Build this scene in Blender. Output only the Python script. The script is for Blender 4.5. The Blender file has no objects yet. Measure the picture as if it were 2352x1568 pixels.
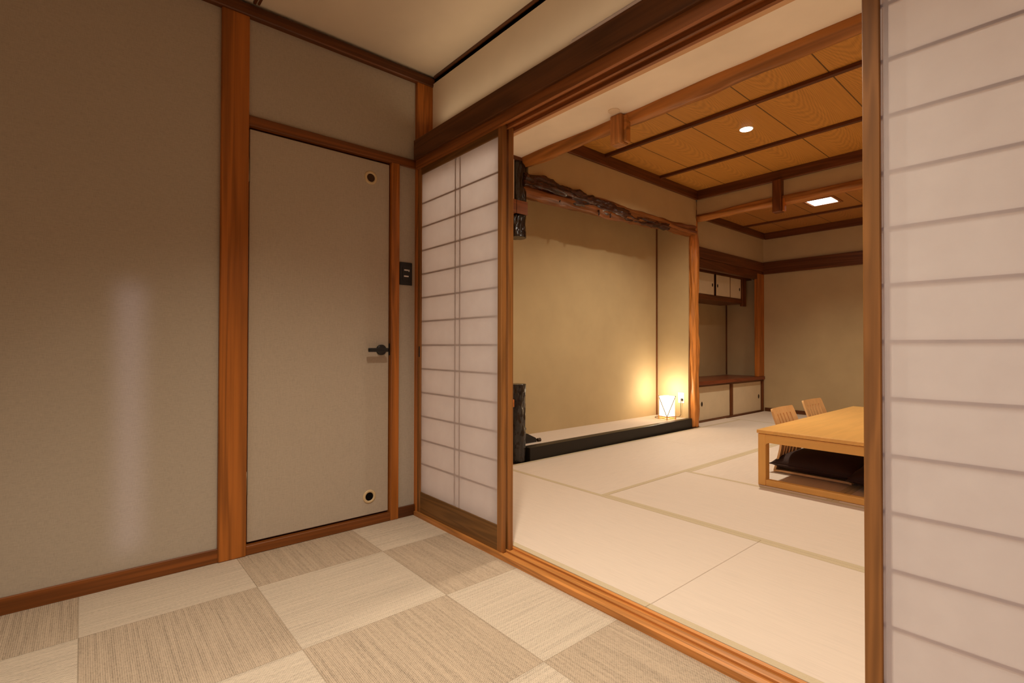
import bpy, bmesh, math, random
from mathutils import Vector, Matrix, noise
random.seed(7)
PI = math.pi
SC = bpy.context.scene
COL = SC.collection

# ------------------------------------------------------------------ helpers
def lin(r, g, b):
    f = lambda c: (c/255/12.92) if c/255 <= 0.04045 else ((c/255+0.055)/1.055)**2.4
    return (f(r), f(g), f(b), 1.0)

class NT:
    """small helper around a material node tree"""
    def __init__(self, name, rough=0.5, spec=0.4):
        self.m = bpy.data.materials.new(name); self.m.use_nodes = True
        self.t = self.m.node_tree; self.n = self.t.nodes
        self.b = self.n['Principled BSDF']
        self.b.inputs['Roughness'].default_value = rough
        self.b.inputs['Specular IOR Level'].default_value = spec
        self.tc = self.n.new('ShaderNodeTexCoord')
    def link(self, a, b): self.t.links.new(a, b)
    def val(self, s, v):
        if isinstance(v, (int, float)): s.default_value = v
        elif isinstance(v, (tuple, list)): s.default_value = v
        else: self.link(v, s)
    def math(self, op, a, b=0.0, c=0.0):
        n = self.n.new('ShaderNodeMath'); n.operation = op
        self.val(n.inputs[0], a); self.val(n.inputs[1], b); self.val(n.inputs[2], c)
        return n.outputs[0]
    def mapping(self, scale=(1, 1, 1), loc=(0, 0, 0), rot=(0, 0, 0), src=None):
        n = self.n.new('ShaderNodeMapping')
        n.inputs['Scale'].default_value = scale; n.inputs['Location'].default_value = loc
        n.inputs['Rotation'].default_value = rot
        self.link(src or self.tc.outputs['Object'], n.inputs['Vector']); return n.outputs[0]
    def noise(self, vec, scale=1.0, detail=3.0, rough=0.55, dist=0.0):
        n = self.n.new('ShaderNodeTexNoise')
        n.inputs['Scale'].default_value = scale; n.inputs['Detail'].default_value = detail
        n.inputs['Roughness'].default_value = rough; n.inputs['Distortion'].default_value = dist
        self.link(vec, n.inputs['Vector']); return n.outputs[0]
    def ramp(self, fac, stops, interp='LINEAR'):
        n = self.n.new('ShaderNodeValToRGB'); n.color_ramp.interpolation = interp
        e = n.color_ramp.elements
        while len(e) < len(stops): e.new(0.5)
        for i, (p, c) in enumerate(stops): e[i].position = p; e[i].color = c
        self.link(fac, n.inputs[0]); return n.outputs[0]
    def mix(self, fac, a, b, mode='MIX'):
        n = self.n.new('ShaderNodeMix'); n.data_type = 'RGBA'; n.blend_type = mode
        self.val(n.inputs[0], fac); self.val(n.inputs[6], a); self.val(n.inputs[7], b)
        return n.outputs[2]
    def sep(self, vec=None):
        n = self.n.new('ShaderNodeSeparateXYZ'); self.link(vec or self.tc.outputs['Object'], n.inputs[0]); return n.outputs
    def comb(self, x, y, z):
        n = self.n.new('ShaderNodeCombineXYZ')
        for i, v in enumerate((x, y, z)): self.val(n.inputs[i], v)
        return n.outputs[0]
    def bump(self, h, strength=0.3, dist=0.002):
        n = self.n.new('ShaderNodeBump'); n.inputs['Strength'].default_value = strength
        n.inputs['Distance'].default_value = dist
        self.link(h, n.inputs['Height']); self.link(n.outputs[0], self.b.inputs['Normal'])
    def color(self, c): self.val(self.b.inputs['Base Color'], c)

def shade(c, k): return (c[0]*k, c[1]*k, c[2]*k, 1.0)

_wood = {}
def wood(axis, base=(128, 74, 34), dark=0.55, rough=0.5, coarse=1.0, tag=''):
    key = (axis, base, dark, rough, coarse)
    if key in _wood: return _wood[key]
    w = NT('wood_%s_%s' % (tag or 'brown', axis), rough, 0.3)
    i = 'xyz'.index(axis)
    s1 = [42*coarse]*3; s1[i] = 1.1
    s2 = [9*coarse]*3; s2[i] = 0.5
    s3 = [160*coarse]*3; s3[i] = 4.0
    oi = w.n.new('ShaderNodeObjectInfo')
    off = w.n.new('ShaderNodeVectorMath'); off.operation = 'ADD'
    w.link(w.tc.outputs['Object'], off.inputs[0])
    rnd = w.math('MULTIPLY', oi.outputs['Random'], 13.0)
    w.link(w.comb(rnd, rnd, rnd), off.inputs[1])
    n1 = w.noise(w.mapping(s1, src=off.outputs[0]), 1.0, 4, 0.6, 0.3)
    n2 = w.noise(w.mapping(s2, src=off.outputs[0]), 1.0, 3, 0.5, 0.8)
    n3 = w.noise(w.mapping(s3, src=off.outputs[0]), 1.0, 2, 0.5)
    b = lin(*base)
    rings = w.math('SINE', w.math('MULTIPLY', n2, 42.0))
    r01 = w.math('MULTIPLY_ADD', rings, 0.5, 0.5)
    f = w.math('ADD', w.math('MULTIPLY', n1, 0.62), w.math('MULTIPLY', r01, 0.30))
    f = w.math('ADD', f, w.math('MULTIPLY', n3, 0.15))
    c = w.ramp(f, [(0.22, shade(b, dark)), (0.5, shade(b, 0.9 if dark < 0.8 else 0.98)), (0.8, shade(b, 1.28 if dark < 0.8 else 1.06))])
    w.color(c); w.bump(n1, 0.12, 0.001)
    _wood[key] = w.m
    return w.m

def plain(name, rgb, rough=0.5, spec=0.4, metal=0.0, var=0.08, scale=30):
    w = NT(name, rough, spec); w.b.inputs['Metallic'].default_value = metal
    c = lin(*rgb); n = w.noise(w.mapping(), scale, 3)
    w.color(w.ramp(n, [(0.3, shade(c, 1-var)), (0.7, shade(c, 1+var))])); return w.m

def emit(name, rgb, strength):
    m = bpy.data.materials.new(name); m.use_nodes = True
    t = m.node_tree; t.nodes.remove(t.nodes['Principled BSDF'])
    e = t.nodes.new('ShaderNodeEmission'); e.inputs[0].default_value = (*rgb, 1); e.inputs[1].default_value = strength
    t.links.new(e.outputs[0], t.nodes['Material Output'].inputs[0]); return m

# ------------------------------------------------------------------ mesh helpers
def link_mesh(name, bm, mat, parent=None, smooth=False, loc=None):
    me = bpy.data.meshes.new(name); 
    bmesh.ops.recalc_face_normals(bm, faces=bm.faces)
    bm.to_mesh(me); bm.free()
    if smooth:
        for p in me.polygons: p.use_smooth = len(p.vertices) < 9
    o = bpy.data.objects.new(name, me); COL.objects.link(o)
    for m in (mat if isinstance(mat, (list, tuple)) else [mat]): me.materials.append(m)
    if parent is not None: o.parent = parent
    if loc is not None: o.location = loc
    return o

def bm_box(bm, lo, hi, bevel=0.002, seg=1):
    lo = Vector(lo); hi = Vector(hi)
    r = bmesh.ops.create_cube(bm, size=1.0)
    c = (lo+hi)/2; s = hi-lo
    for v in r['verts']: v.co = Vector((v.co.x*s.x, v.co.y*s.y, v.co.z*s.z)) + c
    bevel = min(bevel, 0.3*min(abs(s.x), abs(s.y), abs(s.z)))
    if bevel > 0:
        es = list({e for v in r['verts'] for e in v.link_edges})
        bmesh.ops.bevel(bm, geom=es, offset=bevel, segments=seg, affect='EDGES', profile=0.5)

def box(name, lo, hi, mat, parent=None, bevel=0.002, off=None, seg=1):
    """box in world coordinates; with a parent Empty the coordinates are made local to it"""
    bm = bmesh.new(); bm_box(bm, lo, hi, bevel, seg)
    if parent is not None:
        o = off if off is not None else world_loc(parent)
        bmesh.ops.translate(bm, verts=bm.verts, vec=-Vector(o))
    return link_mesh(name, bm, mat, parent)

def boxes(name, lst, mat, parent=None, bevel=0.002):
    bm = bmesh.new()
    for lo, hi in lst: bm_box(bm, lo, hi, bevel)
    if parent is not None: bmesh.ops.translate(bm, verts=bm.verts, vec=-Vector(world_loc(parent)))
    return link_mesh(name, bm, mat, parent)

def world_loc(o):
    v = Vector(o.location)
    while o.parent is not None:
        o = o.parent; v = v + Vector(o.location)
    return v

def prism(name, pts, axis, a, b, mat, parent=None, bevel=0.0):
    """extrude a 2-D outline along an axis between a and b (pts in the two other axes, in xyz order)"""
    bm = bmesh.new(); i = 'xyz'.index(axis); oth = [k for k in range(3) if k != i]
    def P(p, t):
        v = [0, 0, 0]; v[i] = t; v[oth[0]] = p[0]; v[oth[1]] = p[1]; return v
    A = [bm.verts.new(P(p, a)) for p in pts]; B = [bm.verts.new(P(p, b)) for p in pts]
    bm.faces.new(A); bm.faces.new(list(reversed(B)))
    for k in range(len(pts)):
        q = (k+1) % len(pts); bm.faces.new([A[k], B[k], B[q], A[q]])
    if parent is not None: bmesh.ops.translate(bm, verts=bm.verts, vec=-Vector(world_loc(parent)))
    return link_mesh(name, bm, mat, parent)

def bm_tube(bm, path, r, seg=10, cap=True):
    rings = []
    n = len(path); path = [Vector(p) for p in path]
    up = Vector((0, 0, 1))
    for k, p in enumerate(path):
        d = (path[min(k+1, n-1)] - path[max(k-1, 0)]).normalized()
        a = d.cross(up)
        if a.length < 1e-4: a = d.cross(Vector((1, 0, 0)))
        a.normalize(); b = a.cross(d)
        rr = r(k/(n-1)) if callable(r) else r
        rings.append([bm.verts.new(p + a*math.cos(t)*rr + b*math.sin(t)*rr) for t in [2*PI*j/seg for j in range(seg)]])
    for k in range(n-1):
        for j in range(seg):
            q = (j+1) % seg; bm.faces.new([rings[k][j], rings[k][q], rings[k+1][q], rings[k+1][j]])
    if cap: bm.faces.new(rings[0]); bm.faces.new(list(reversed(rings[-1])))

def tube(name, path, r, mat, parent=None, seg=10, smooth=True):
    bm = bmesh.new(); bm_tube(bm, path, r, seg)
    if parent is not None: bmesh.ops.translate(bm, verts=bm.verts, vec=-Vector(world_loc(parent)))
    return link_mesh(name, bm, mat, parent, smooth)

def lathe_x(name, prof, c, mat, parent=None, seg=32):
    """lathe around the +x axis; prof = (radius, x offset)"""
    bm = bmesh.new(); rings = []
    for r, x in prof:
        rings.append([bm.verts.new((c[0]+x, c[1]+r*math.cos(2*PI*j/seg), c[2]+r*math.sin(2*PI*j/seg))) for j in range(seg)])
    for k in range(len(prof)-1):
        for j in range(seg):
            q = (j+1) % seg; bm.faces.new([rings[k][j], rings[k][q], rings[k+1][q], rings[k+1][j]])
    if prof[0][0] < 0.004 or True:
        bm.faces.new(rings[-1])
    if parent is not None: bmesh.ops.translate(bm, verts=bm.verts, vec=-Vector(world_loc(parent)))
    return link_mesh(name, bm, mat, parent, True)

def log_mesh(p0, p1, rad, n=70, seg=28, wob=0.006, lump=0.008, seed=0.0, flat=None, sag=None, stretch=7.0):
    """natural log from p0 to p1; rad(t) radius, lumps stretched along the grain"""
    bm = bmesh.new(); p0 = Vector(p0); p1 = Vector(p1); d = (p1-p0); L = d.length; d.normalize()
    up = Vector((0, 0, 1)) if abs(d.z) < 0.9 else Vector((0, 1, 0))
    a = d.cross(up).normalized(); b = a.cross(d)
    rings = []
    for k in range(n+1):
        t = k/n; c = p0 + d*L*t
        c += a*wob*noise.noise((t*L*1.7, seed, 3.1)) + b*wob*noise.noise((t*L*1.7, seed+9, 5.2))
        if sag: c += Vector(sag(t))
        ring = []
        for j in range(seg):
            th = 2*PI*j/seg
            r = rad(t)
            q = Vector((math.cos(th)*2.2, math.sin(th)*2.2, t*L*stretch/3+seed))
            r += lump*noise.fractal(q, 0.8, 2.1, 3)
            q2 = Vector((math.cos(th)*6, math.sin(th)*6, t*L*stretch/4+seed*2))
            r += lump*0.35*noise.noise(q2)
            v = a*math.cos(th)*r + b*math.sin(th)*r
            ring.append(bm.verts.new(c+v))
        rings.append(ring)
    for k in range(n):
        for j in range(seg):
            q = (j+1) % seg; bm.faces.new([rings[k][j], rings[k][q], rings[k+1][q], rings[k+1][j]])
    bm.faces.new(rings[0]); bm.faces.new(list(reversed(rings[-1])))
    if flat: flat(bm)
    return bm

def empty(name, loc, label=None, cat=None, group=None, rotz=0.0):
    o = bpy.data.objects.new(name, None); COL.objects.link(o); o.location = loc
    o.rotation_euler = (0, 0, rotz); o.empty_display_size = 0.05
    tag(o, label, cat, group); return o

def tag(o, label=None, cat=None, group=None, kind=None):
    if label: o['label'] = label
    if cat: o['category'] = cat
    if group: o['group'] = group
    if kind: o['kind'] = kind
    return o

def struct(o): o['kind'] = 'structure'; return o
_tn = [0]
def trim(lo, hi, mat, bevel=0.003):
    _tn[0] += 1
    return struct(box('trim_%d' % _tn[0], lo, hi, mat, bevel=bevel))

# ------------------------------------------------------------------ materials
# near-room wall covering: woven linen paper
def mat_linen(name, rgb):
    w = NT(name, 0.85, 0.15); c = lin(*rgb)
    h = w.noise(w.mapping((60, 60, 900)), 1.0, 2, 0.6)
    v = w.noise(w.mapping((900, 900, 45)), 1.0, 2, 0.6)
    big = w.noise(w.mapping(), 2.2, 3)
    s = w.math('ADD', w.math('MULTIPLY', h, 0.5), w.math('MULTIPLY', v, 0.5))
    col = w.ramp(s, [(0.3, shade(c, 0.80)), (0.5, c), (0.7, shade(c, 1.14))])
    col = w.mix(w.math('MULTIPLY', big, 0.25), col, shade(c, 0.86))
    w.color(col); w.bump(s, 0.25, 0.0008); return w.m
LINEN = mat_linen('linen_wall_paper', (184, 169, 150))
DOORCLOTH = mat_linen('linen_door_cloth', (188, 171, 150))
def mat_plaster(name, rgb, rough=0.9):
    w = NT(name, rough, 0.15); c = lin(*rgb)
    a = w.noise(w.mapping(), 3.0, 3); b = w.noise(w.mapping(), 260, 2)
    col = w.ramp(a, [(0.3, shade(c, 0.95)), (0.7, shade(c, 1.05))]); w.color(col)
    w.bump(b, 0.15, 0.001); return w.m
PLASTER = mat_plaster('ochre_plaster', (187, 162, 121))
CREAM = mat_plaster('cream_plaster', (232, 214, 188))
DKWALL = mat_plaster('brown_wall', (120, 96, 70))
CEILPAPER = mat_plaster('ceiling_paper', (218, 198, 172))
SWALL = mat_plaster('tan_wall_paper', (216, 174, 134))

# carpet tiles: woven squares turned a quarter against each other
def mat_carpet():
    w = NT('woven_carpet_tiles', 0.95, 0.05)
    x, y, z = w.sep()
    u = w.math('DIVIDE', w.math('ADD', x, 2.02), 0.5); v = w.math('DIVIDE', w.math('SUBTRACT', y, 0.497), 0.5)
    iu = w.math('FLOOR', u); iv = w.math('FLOOR', v)
    odd = w.math('PINGPONG', w.math('ADD', iu, iv), 1.0)
    # along / across coordinates per tile
    al = w.math('ADD', w.math('MULTIPLY', x, odd), w.math('MULTIPLY', y, w.math('SUBTRACT', 1.0, odd)))
    ac = w.math('ADD', w.math('MULTIPLY', y, odd), w.math('MULTIPLY', x, w.math('SUBTRACT', 1.0, odd)))
    tid = w.math('MULTIPLY_ADD', iu, 3.7, w.math('MULTIPLY', iv, 7.3))
    vec = w.comb(w.math('MULTIPLY', al, 3.0), w.math('MULTIPLY', ac, 120.0), tid)
    st = w.noise(vec, 1.0, 3, 0.6)
    vec2 = w.comb(w.math('MULTIPLY', al, 110.0), w.math('MULTIPLY', ac, 240.0), tid)
    fine = w.noise(vec2, 1.0, 2, 0.6)
    P = 0.0050
    wav = w.math('MULTIPLY', w.noise(w.comb(w.math('MULTIPLY', al, 40.0), w.math('MULTIPLY', ac, 12.0), tid), 1.0, 2), 0.012)
    ac2 = w.math('ADD', ac, w.math('MULTIPLY', wav, w.math('SUBTRACT', 1.0, odd)))
    rib = w.math('SINE', w.math('MULTIPLY', ac2, 2*PI/P))
    stag = w.math('MULTIPLY', w.math('FLOOR', w.math('DIVIDE', ac2, P)), PI)
    lp = w.math('SINE', w.math('ADD', w.math('MULTIPLY', al, 2*PI/0.0075), stag))
    weave = w.math('ADD', w.math('MULTIPLY', rib, 0.5), w.math('MULTIPLY', lp, 0.5))
    f = w.math('ADD', w.math('MULTIPLY', st, 0.58), w.math('MULTIPLY', fine, 0.5))
    f = w.math('ADD', f, w.math('MULTIPLY', weave, 0.20))
    lt = lin(204, 185, 163); dk = lin(187, 165, 141)  # same carpet; the turned tiles' darker shading is put into their colour
    cl = w.ramp(f, [(0.2, shade(lt, 0.52)), (0.55, lt), (0.9, shade(lt, 1.22))])
    cd = w.ramp(f, [(0.2, shade(dk, 0.42)), (0.55, dk), (0.9, shade(dk, 1.25))])
    col = w.mix(odd, cl, cd)
    # hairline joints
    fu = w.math('ABSOLUTE', w.math('SUBTRACT', w.math('FRACT', u), 0.5)); fv = w.math('ABSOLUTE', w.math('SUBTRACT', w.math('FRACT', v), 0.5))
    j = w.math('GREATER_THAN', w.math('MAXIMUM', fu, fv), 0.4975)
    col = w.mix(w.math('MULTIPLY', j, 0.35), col, lin(110, 92, 66))
    w.color(col); w.bump(weave, 0.5, 0.0015); return w.m
CARPET = mat_carpet()

def mat_tatami(name, axis):
    w = NT(name, 0.75, 0.2)
    s = [420, 420, 420]; s['xyz'.index(axis)] = 8
    n = w.noise(w.mapping(s), 1.0, 2, 0.6); big = w.noise(w.mapping(), 1.5, 2)
    c = lin(219, 200, 182)
    col = w.ramp(n, [(0.25, shade(c, 0.9)), (0.5, c), (0.75, shade(c, 1.05))])
    col = w.mix(w.math('MULTIPLY', big, 0.2), col, lin(216, 192, 166)); w.color(col)
    w.bump(n, 0.2, 0.0008); return w.m
TAT = {'x': mat_tatami('pale_tatami_x', 'x'), 'y': mat_tatami('pale_tatami_y', 'y')}
HERI = plain('tatami_border_cloth', (200, 180, 148), 0.8, 0.1, var=0.06, scale=400)

def mat_boards(name, x0, wd, base, k=1.0):
    """ceiling boards with cathedral grain running along y"""
    w = NT(name, 0.5, 0.3); x, y, z = w.sep()
    u = w.math('DIVIDE', w.math('SUBTRACT', x, x0), wd); iu = w.math('FLOOR', u)
    rnd = w.math('FRACT', w.math('MULTIPLY', w.math('SINE', w.math('MULTIPLY', iu, 12.99)), 43.7))
    fx = w.math('MULTIPLY', w.math('SUBTRACT', w.math('FRACT', u), w.math('MULTIPLY_ADD', rnd, 0.3, 0.35)), wd)
    yy = w.math('ADD', y, w.math('MULTIPLY', rnd, 5.0))
    wobv = w.comb(w.math('MULTIPLY', fx, 9.0), w.math('MULTIPLY', yy, 2.0), iu)
    wob = w.noise(wobv, 1.0, 3, 0.55)
    t = w.math('ADD', yy, w.math('MULTIPLY', w.math('MULTIPLY', fx, fx), 26.0))
    ph = w.math('ADD', w.math('MULTIPLY', t, 2*PI/0.085), w.math('MULTIPLY', wob, 16.0))
    s = w.math('SINE', ph)
    fine = w.noise(w.comb(w.math('MULTIPLY', x, 170.0), w.math('MULTIPLY', yy, 2.5), iu), 1.0, 3, 0.6)
    f = w.math('ADD', w.math('MULTIPLY', w.math('MULTIPLY_ADD', s, 0.5, 0.5), 0.23*k), w.math('MULTIPLY', fine, 0.76))
    b = lin(*base)
    col = w.ramp(f, [(0.22, shade(b, 0.74)), (0.5, b), (0.82, shade(b, 1.22))])
    tint = w.math('MULTIPLY_ADD', rnd, 0.18, 0.0)
    col = w.mix(tint, col, shade(b, 0.72))
    g = w.math('GREATER_THAN', w.math('ABSOLUTE', w.math('SUBTRACT', w.math('FRACT', u), 0.5)), 0.5-0.0038/wd)
    col = w.mix(g, col, shade(b, 0.22)); w.color(col); w.bump(f, 0.08, 0.001); return w.m

def mat_paper(trans=0.66):
    m = bpy.data.materials.new('shoji_paper'); m.use_nodes = True; t = m.node_tree
    t.nodes.remove(t.nodes['Principled BSDF'])
    d = t.nodes.new('ShaderNodeBsdfDiffuse'); tr = t.nodes.new('ShaderNodeBsdfTranslucent'); mx = t.nodes.new('ShaderNodeMixShader')
    gl = t.nodes.new('ShaderNodeBsdfGlossy'); gl.inputs['Roughness'].default_value = 0.45; mx2 = t.nodes.new('ShaderNodeMixShader'); mx2.inputs[0].default_value = 0.02
    tc = t.nodes.new('ShaderNodeTexCoord'); n = t.nodes.new('ShaderNodeTexNoise'); n.inputs['Scale'].default_value = 14; n.inputs['Detail'].default_value = 4
    r = t.nodes.new('ShaderNodeValToRGB'); r.color_ramp.elements[0].color = lin(232, 224, 222); r.color_ramp.elements[1].color = lin(244, 238, 236)
    L = t.links.new
    L(tc.outputs['Object'], n.inputs['Vector']); L(n.outputs[0], r.inputs[0])
    L(r.outputs[0], d.inputs[0]); L(r.outputs[0], tr.inputs[0]); mx.inputs[0].default_value = trans
    L(d.outputs[0], mx.inputs[1]); L(tr.outputs[0], mx.inputs[2])
    L(mx.outputs[0], mx2.inputs[1]); L(gl.outputs[0], mx2.inputs[2]); L(mx2.outputs[0], t.nodes['Material Output'].inputs[0]); return m
PAPER = mat_paper(); PAPER_REAR = mat_paper(0.86)  # rear paper given extra translucency to brighten the screen in front of it
KUMIKO = plain('lattice_wood', (196, 168, 142), 0.6, 0.2)

WZ = wood('z', (172, 100, 38), 0.50, 0.42, tag='post'); WY = wood('y', (130, 73, 29), 0.5, 0.45, tag='rail'); WX = wood('x', (104, 62, 30), 0.5, 0.5, tag='lintel')
SILLX = wood('x', (196, 128, 64), 0.62, 0.4, tag='sill')
SHZ = wood('z', (150, 98, 48), 0.62, 0.45, tag='shoji'); SHX = wood('x', (122, 84, 42), 0.62, 0.5, tag='shoji')
DKZ = wood('z', (108, 60, 28), 0.5, 0.42, tag='dark'); DKY = wood('y', (102, 57, 27), 0.5, 0.42, tag='dark'); DKX = wood('x', (102, 57, 27), 0.5, 0.42, tag='dark')
MAHY = wood('y', (124, 58, 30), 0.55, 0.3, tag='shelf')
LOGX = wood('x', (166, 108, 52), 0.5, 0.42, 0.8, tag='log'); LOGY = wood('y', (132, 78, 35), 0.45, 0.4, 0.8, tag='log'); LOGZ = wood('z', (200, 126, 58), 0.55, 0.42, 0.8, tag='log')
BARK = None
def mat_bark():
    w = NT('dark_bark', 0.22, 0.6)
    n = w.noise(w.mapping((55, 6, 55)), 1.0, 5, 0.65, 0.6)
    w.color(w.ramp(n, [(0.3, lin(28, 10, 6)), (0.55, lin(66, 30, 16)), (0.75, lin(118, 70, 40))])); w.bump(n, 0.8, 0.006); return w.m
BARK = mat_bark()
def mat_lacquer(name, rgb, stretch, rough=0.16):
    w = NT(name, rough, 0.6)
    n = w.noise(w.mapping(stretch), 1.0, 4, 0.6, 0.4)
    c = lin(*rgb); w.color(w.ramp(n, [(0.35, shade(c, 0.5)), (0.7, shade(c, 1.5))])); w.bump(n, 0.9, 0.008); return w.m
BLACKPOST = mat_lacquer('black_lacquered_bark', (32, 22, 17), (38, 38, 9))
LACQ = NT('black_lacquer', 0.35, 0.14); LACQ.color(lin(44, 38, 31)); LACQ = LACQ.m
TABLEY = wood('y', (232, 174, 96), 0.93, 0.35, 0.7, tag='table'); TABLEX = wood('x', (226, 168, 90), 0.92, 0.38, 0.7, tag='table'); TABLEZ = wood('z', (228, 170, 92), 0.92, 0.38, 0.7, tag='table')
CHAIRZ = wood('z', (226, 178, 120), 0.93, 0.4, 0.7, tag='chair')
CUSH = plain('brown_cushion_cloth', (54, 34, 26), 0.75, 0.25, var=0.15, scale=300)
PIPING = plain('cushion_piping', (66, 44, 34), 0.7, 0.25)
BLACK = plain('black_metal', (20, 17, 15), 0.35, 0.5, var=0.05)
DARKPL = plain('dark_plastic', (38, 33, 29), 0.4, 0.4, var=0.04)
IVORY = plain('ivory_ring', (212, 184, 140), 0.4, 0.4, var=0.04)
HOLE = plain('dark_hole', (16, 11, 8), 0.9, 0.1)
GRILLE = plain('brown_vent_mesh', (74, 52, 34), 0.8, 0.1, var=0.3, scale=500)
STEEL = plain('hinge_steel', (128, 108, 84), 0.4, 0.5, metal=0.6)
OFFWHITE = plain('off_white_plastic', (222, 210, 198), 0.4, 0.4, var=0.02)
WHITEAL = plain('white_aluminium', (240, 226, 216), 0.35, 0.5, var=0.03)
FUSUMA = plain('fusuma_paper', (218, 196, 160), 0.85, 0.1, var=0.03, scale=8)
PULLM = plain('dark_pull_metal', (58, 44, 32), 0.35, 0.5, metal=0.7)
LAMPWOOD = wood('z', (220, 160, 96), 0.8, 0.4, tag='lamp')

# ------------------------------------------------------------------ near room (anteroom)
XW = -2.36                # face of the left wall
NB = -2.7; NR = 1.5       # back and right wall of the anteroom
struct(box('floor', (-2.6, NB-0.1, -0.08), (NR+0.1, 1.332, 0.0), CARPET, bevel=0))
struct(box('wall_left', (XW-0.1, NB, 0.0), (XW, 0.429, 2.362), LINEN, bevel=0))
struct(boxes('wall_left_transom', [((XW-0.1, 0.53, 1.878), (XW-0.002, 1.349, 2.362)), ((XW-0.1, 1.243, 0.0), (XW-0.002, 1.342, 1.84))], LINEN, bevel=0))
struct(box('ceiling', (-2.6, NB-0.1, 2.36), (NR+0.1, 1.46, 2.44), CEILPAPER, bevel=0))
struct(box('wall_back', (-2.6, NB-0.1, 0), (NR+0.1, NB, 2.36), DKWALL, bevel=0))
struct(box('wall_right', (NR, NB, 0), (NR+0.1, 1.43, 2.36), DKWALL, bevel=0))
struct(box('wall_front', (-2.36, 1.446, 1.87), (NR, 1.52, 2.36), SWALL, bevel=0))
struct(box('wall_front_right', (0.56, 1.36, 0.0), (NR, 1.42, 1.83), SWALL, bevel=0))
struct(box('baseboard_left', (XW, NB, 0.0), (-2.350, 0.429, 0.057), WY, bevel=0.002))
struct(box('baseboard_left_corner', (XW-0.002, 1.243, 0.0), (-2.350, 1.342, 0.055), DKY, bevel=0.002))
trim((XW-0.08, 0.427, 0.0), (-2.343, 0.532, 2.30), WZ, 0.004)            # main post left of the door
trim((XW-0.08, 1.342, 0.0), (-2.338, 1.46, 2.30), WZ, 0.004)             # corner post
trim((XW-0.06, NB, 2.297), (-2.332, 1.446, 2.346), DKY, 0.004)           # ceiling trim along the wall
trim((XW-0.06, 0.531, 1.836), (-2.349, 1.343, 1.879), WY, 0.003)         # door head
trim((XW-0.06, 1.200, 0.0), (-2.347, 1.245, 1.838), WZ, 0.003)           # right door jamb
trim((XW-0.06, 0.531, 0.0), (-2.349, 1.201, 0.041), WY, 0.003)           # door threshold
trim((-2.332, 1.437, 2.345), (NR, 1.447, 2.36), DKX, 0.001)              # thin trim on the front wall
_tn[0] += 1
struct(boxes('trim_%d' % _tn[0], [((-2.332, 0.540, 2.351), (NR, 0.552, 2.361)), ((-2.332, 0.558, 2.353), (NR, 0.567, 2.361))], DKX, bevel=0.001))

# hinged door
d1 = struct(empty('door_1', (XW, 0.86, 0.04)))
box('door_back', (XW-0.05, 0.531, 0.041), (XW-0.046, 1.201, 1.837), HOLE, d1, 0)
leaf = box('door_leaf', (XW-0.042, 0.5395, 0.050), (XW-0.006, 1.1945, 1.826), DOORCLOTH, d1, 0.002)
def vent(z, deep):
    r = lathe_x('vent_ring', [(0.0205, -0.012), (0.0205, 0.002), (0.023, 0.0045), (0.030, 0.0045), (0.0335, 0.002), (0.034, -0.001)][::-1], (XW-0.006, 1.093, z), IVORY, d1)
    # remove the closing disc of the lathe, then set the dark centre as a sub-part
    me = r.data; bm = bmesh.new(); bm.from_mesh(me)
    bmesh.ops.delete(bm, geom=[f for f in bm.faces if len(f.verts) > 8], context='FACES'); bm.to_mesh(me); bm.free()
    bm = bmesh.new()
    bmesh.ops.create_circle(bm, cap_ends=True, radius=0.0207, segments=32, matrix=Matrix.Rotation(PI/2, 4, 'Y'))
    c = link_mesh('vent_mesh' if not deep else 'vent_hole', bm, HOLE if deep else GRILLE, r)
    c.location = (XW-0.006+(0.0006 if deep else 0.0010)-d1.location.x, 1.093-d1.location.y, z-d1.location.z)
    if deep:
        lathe_x('vent_barrel', [(0.0205, 0.0012), (0.0150, 0.0012)][::-1], (XW-0.0055, 1.0955, z-0.001), IVORY, r)
    return r
def fix_vent():
    pass
vent(1.737, False); v2 = vent(0.140, True)
for o in list(v2.children):
    if o.name.startswith('vent_barrel'): bpy.data.objects.remove(o)
hd = lathe_x('handle_rose', [(0.0265, 0.0), (0.0265, 0.009), (0.0245, 0.011), (0.001, 0.011)], (XW-0.006, 1.152, 0.872), BLACK, d1)
bm = bmesh.new(); bm_tube(bm, [(XW, 1.152, 0.872), (XW+0.048, 1.152, 0.872)], 0.0095, 14); 
bm_box(bm, (XW+0.036, 1.062, 0.862), (XW+0.052, 1.166, 0.882), 0.004, 2)
bmesh.ops.translate(bm, verts=bm.verts, vec=-d1.location); link_mesh('lever_handle', bm, BLACK, d1)
for z in (1.645, 0.305):
    bm = bmesh.new(); bm_tube(bm, [(XW-0.001, 0.5345, z-0.05), (XW-0.001, 0.5345, z+0.05)], 0.0048, 10)
    bmesh.ops.translate(bm, verts=bm.verts, vec=-d1.location); link_mesh('hinge', bm, STEEL, d1, True)
box('latch_plate', (XW-0.008, 1.196, 0.845), (XW-0.002, 1.2005, 0.905), BLACK, d1, 0)

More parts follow.
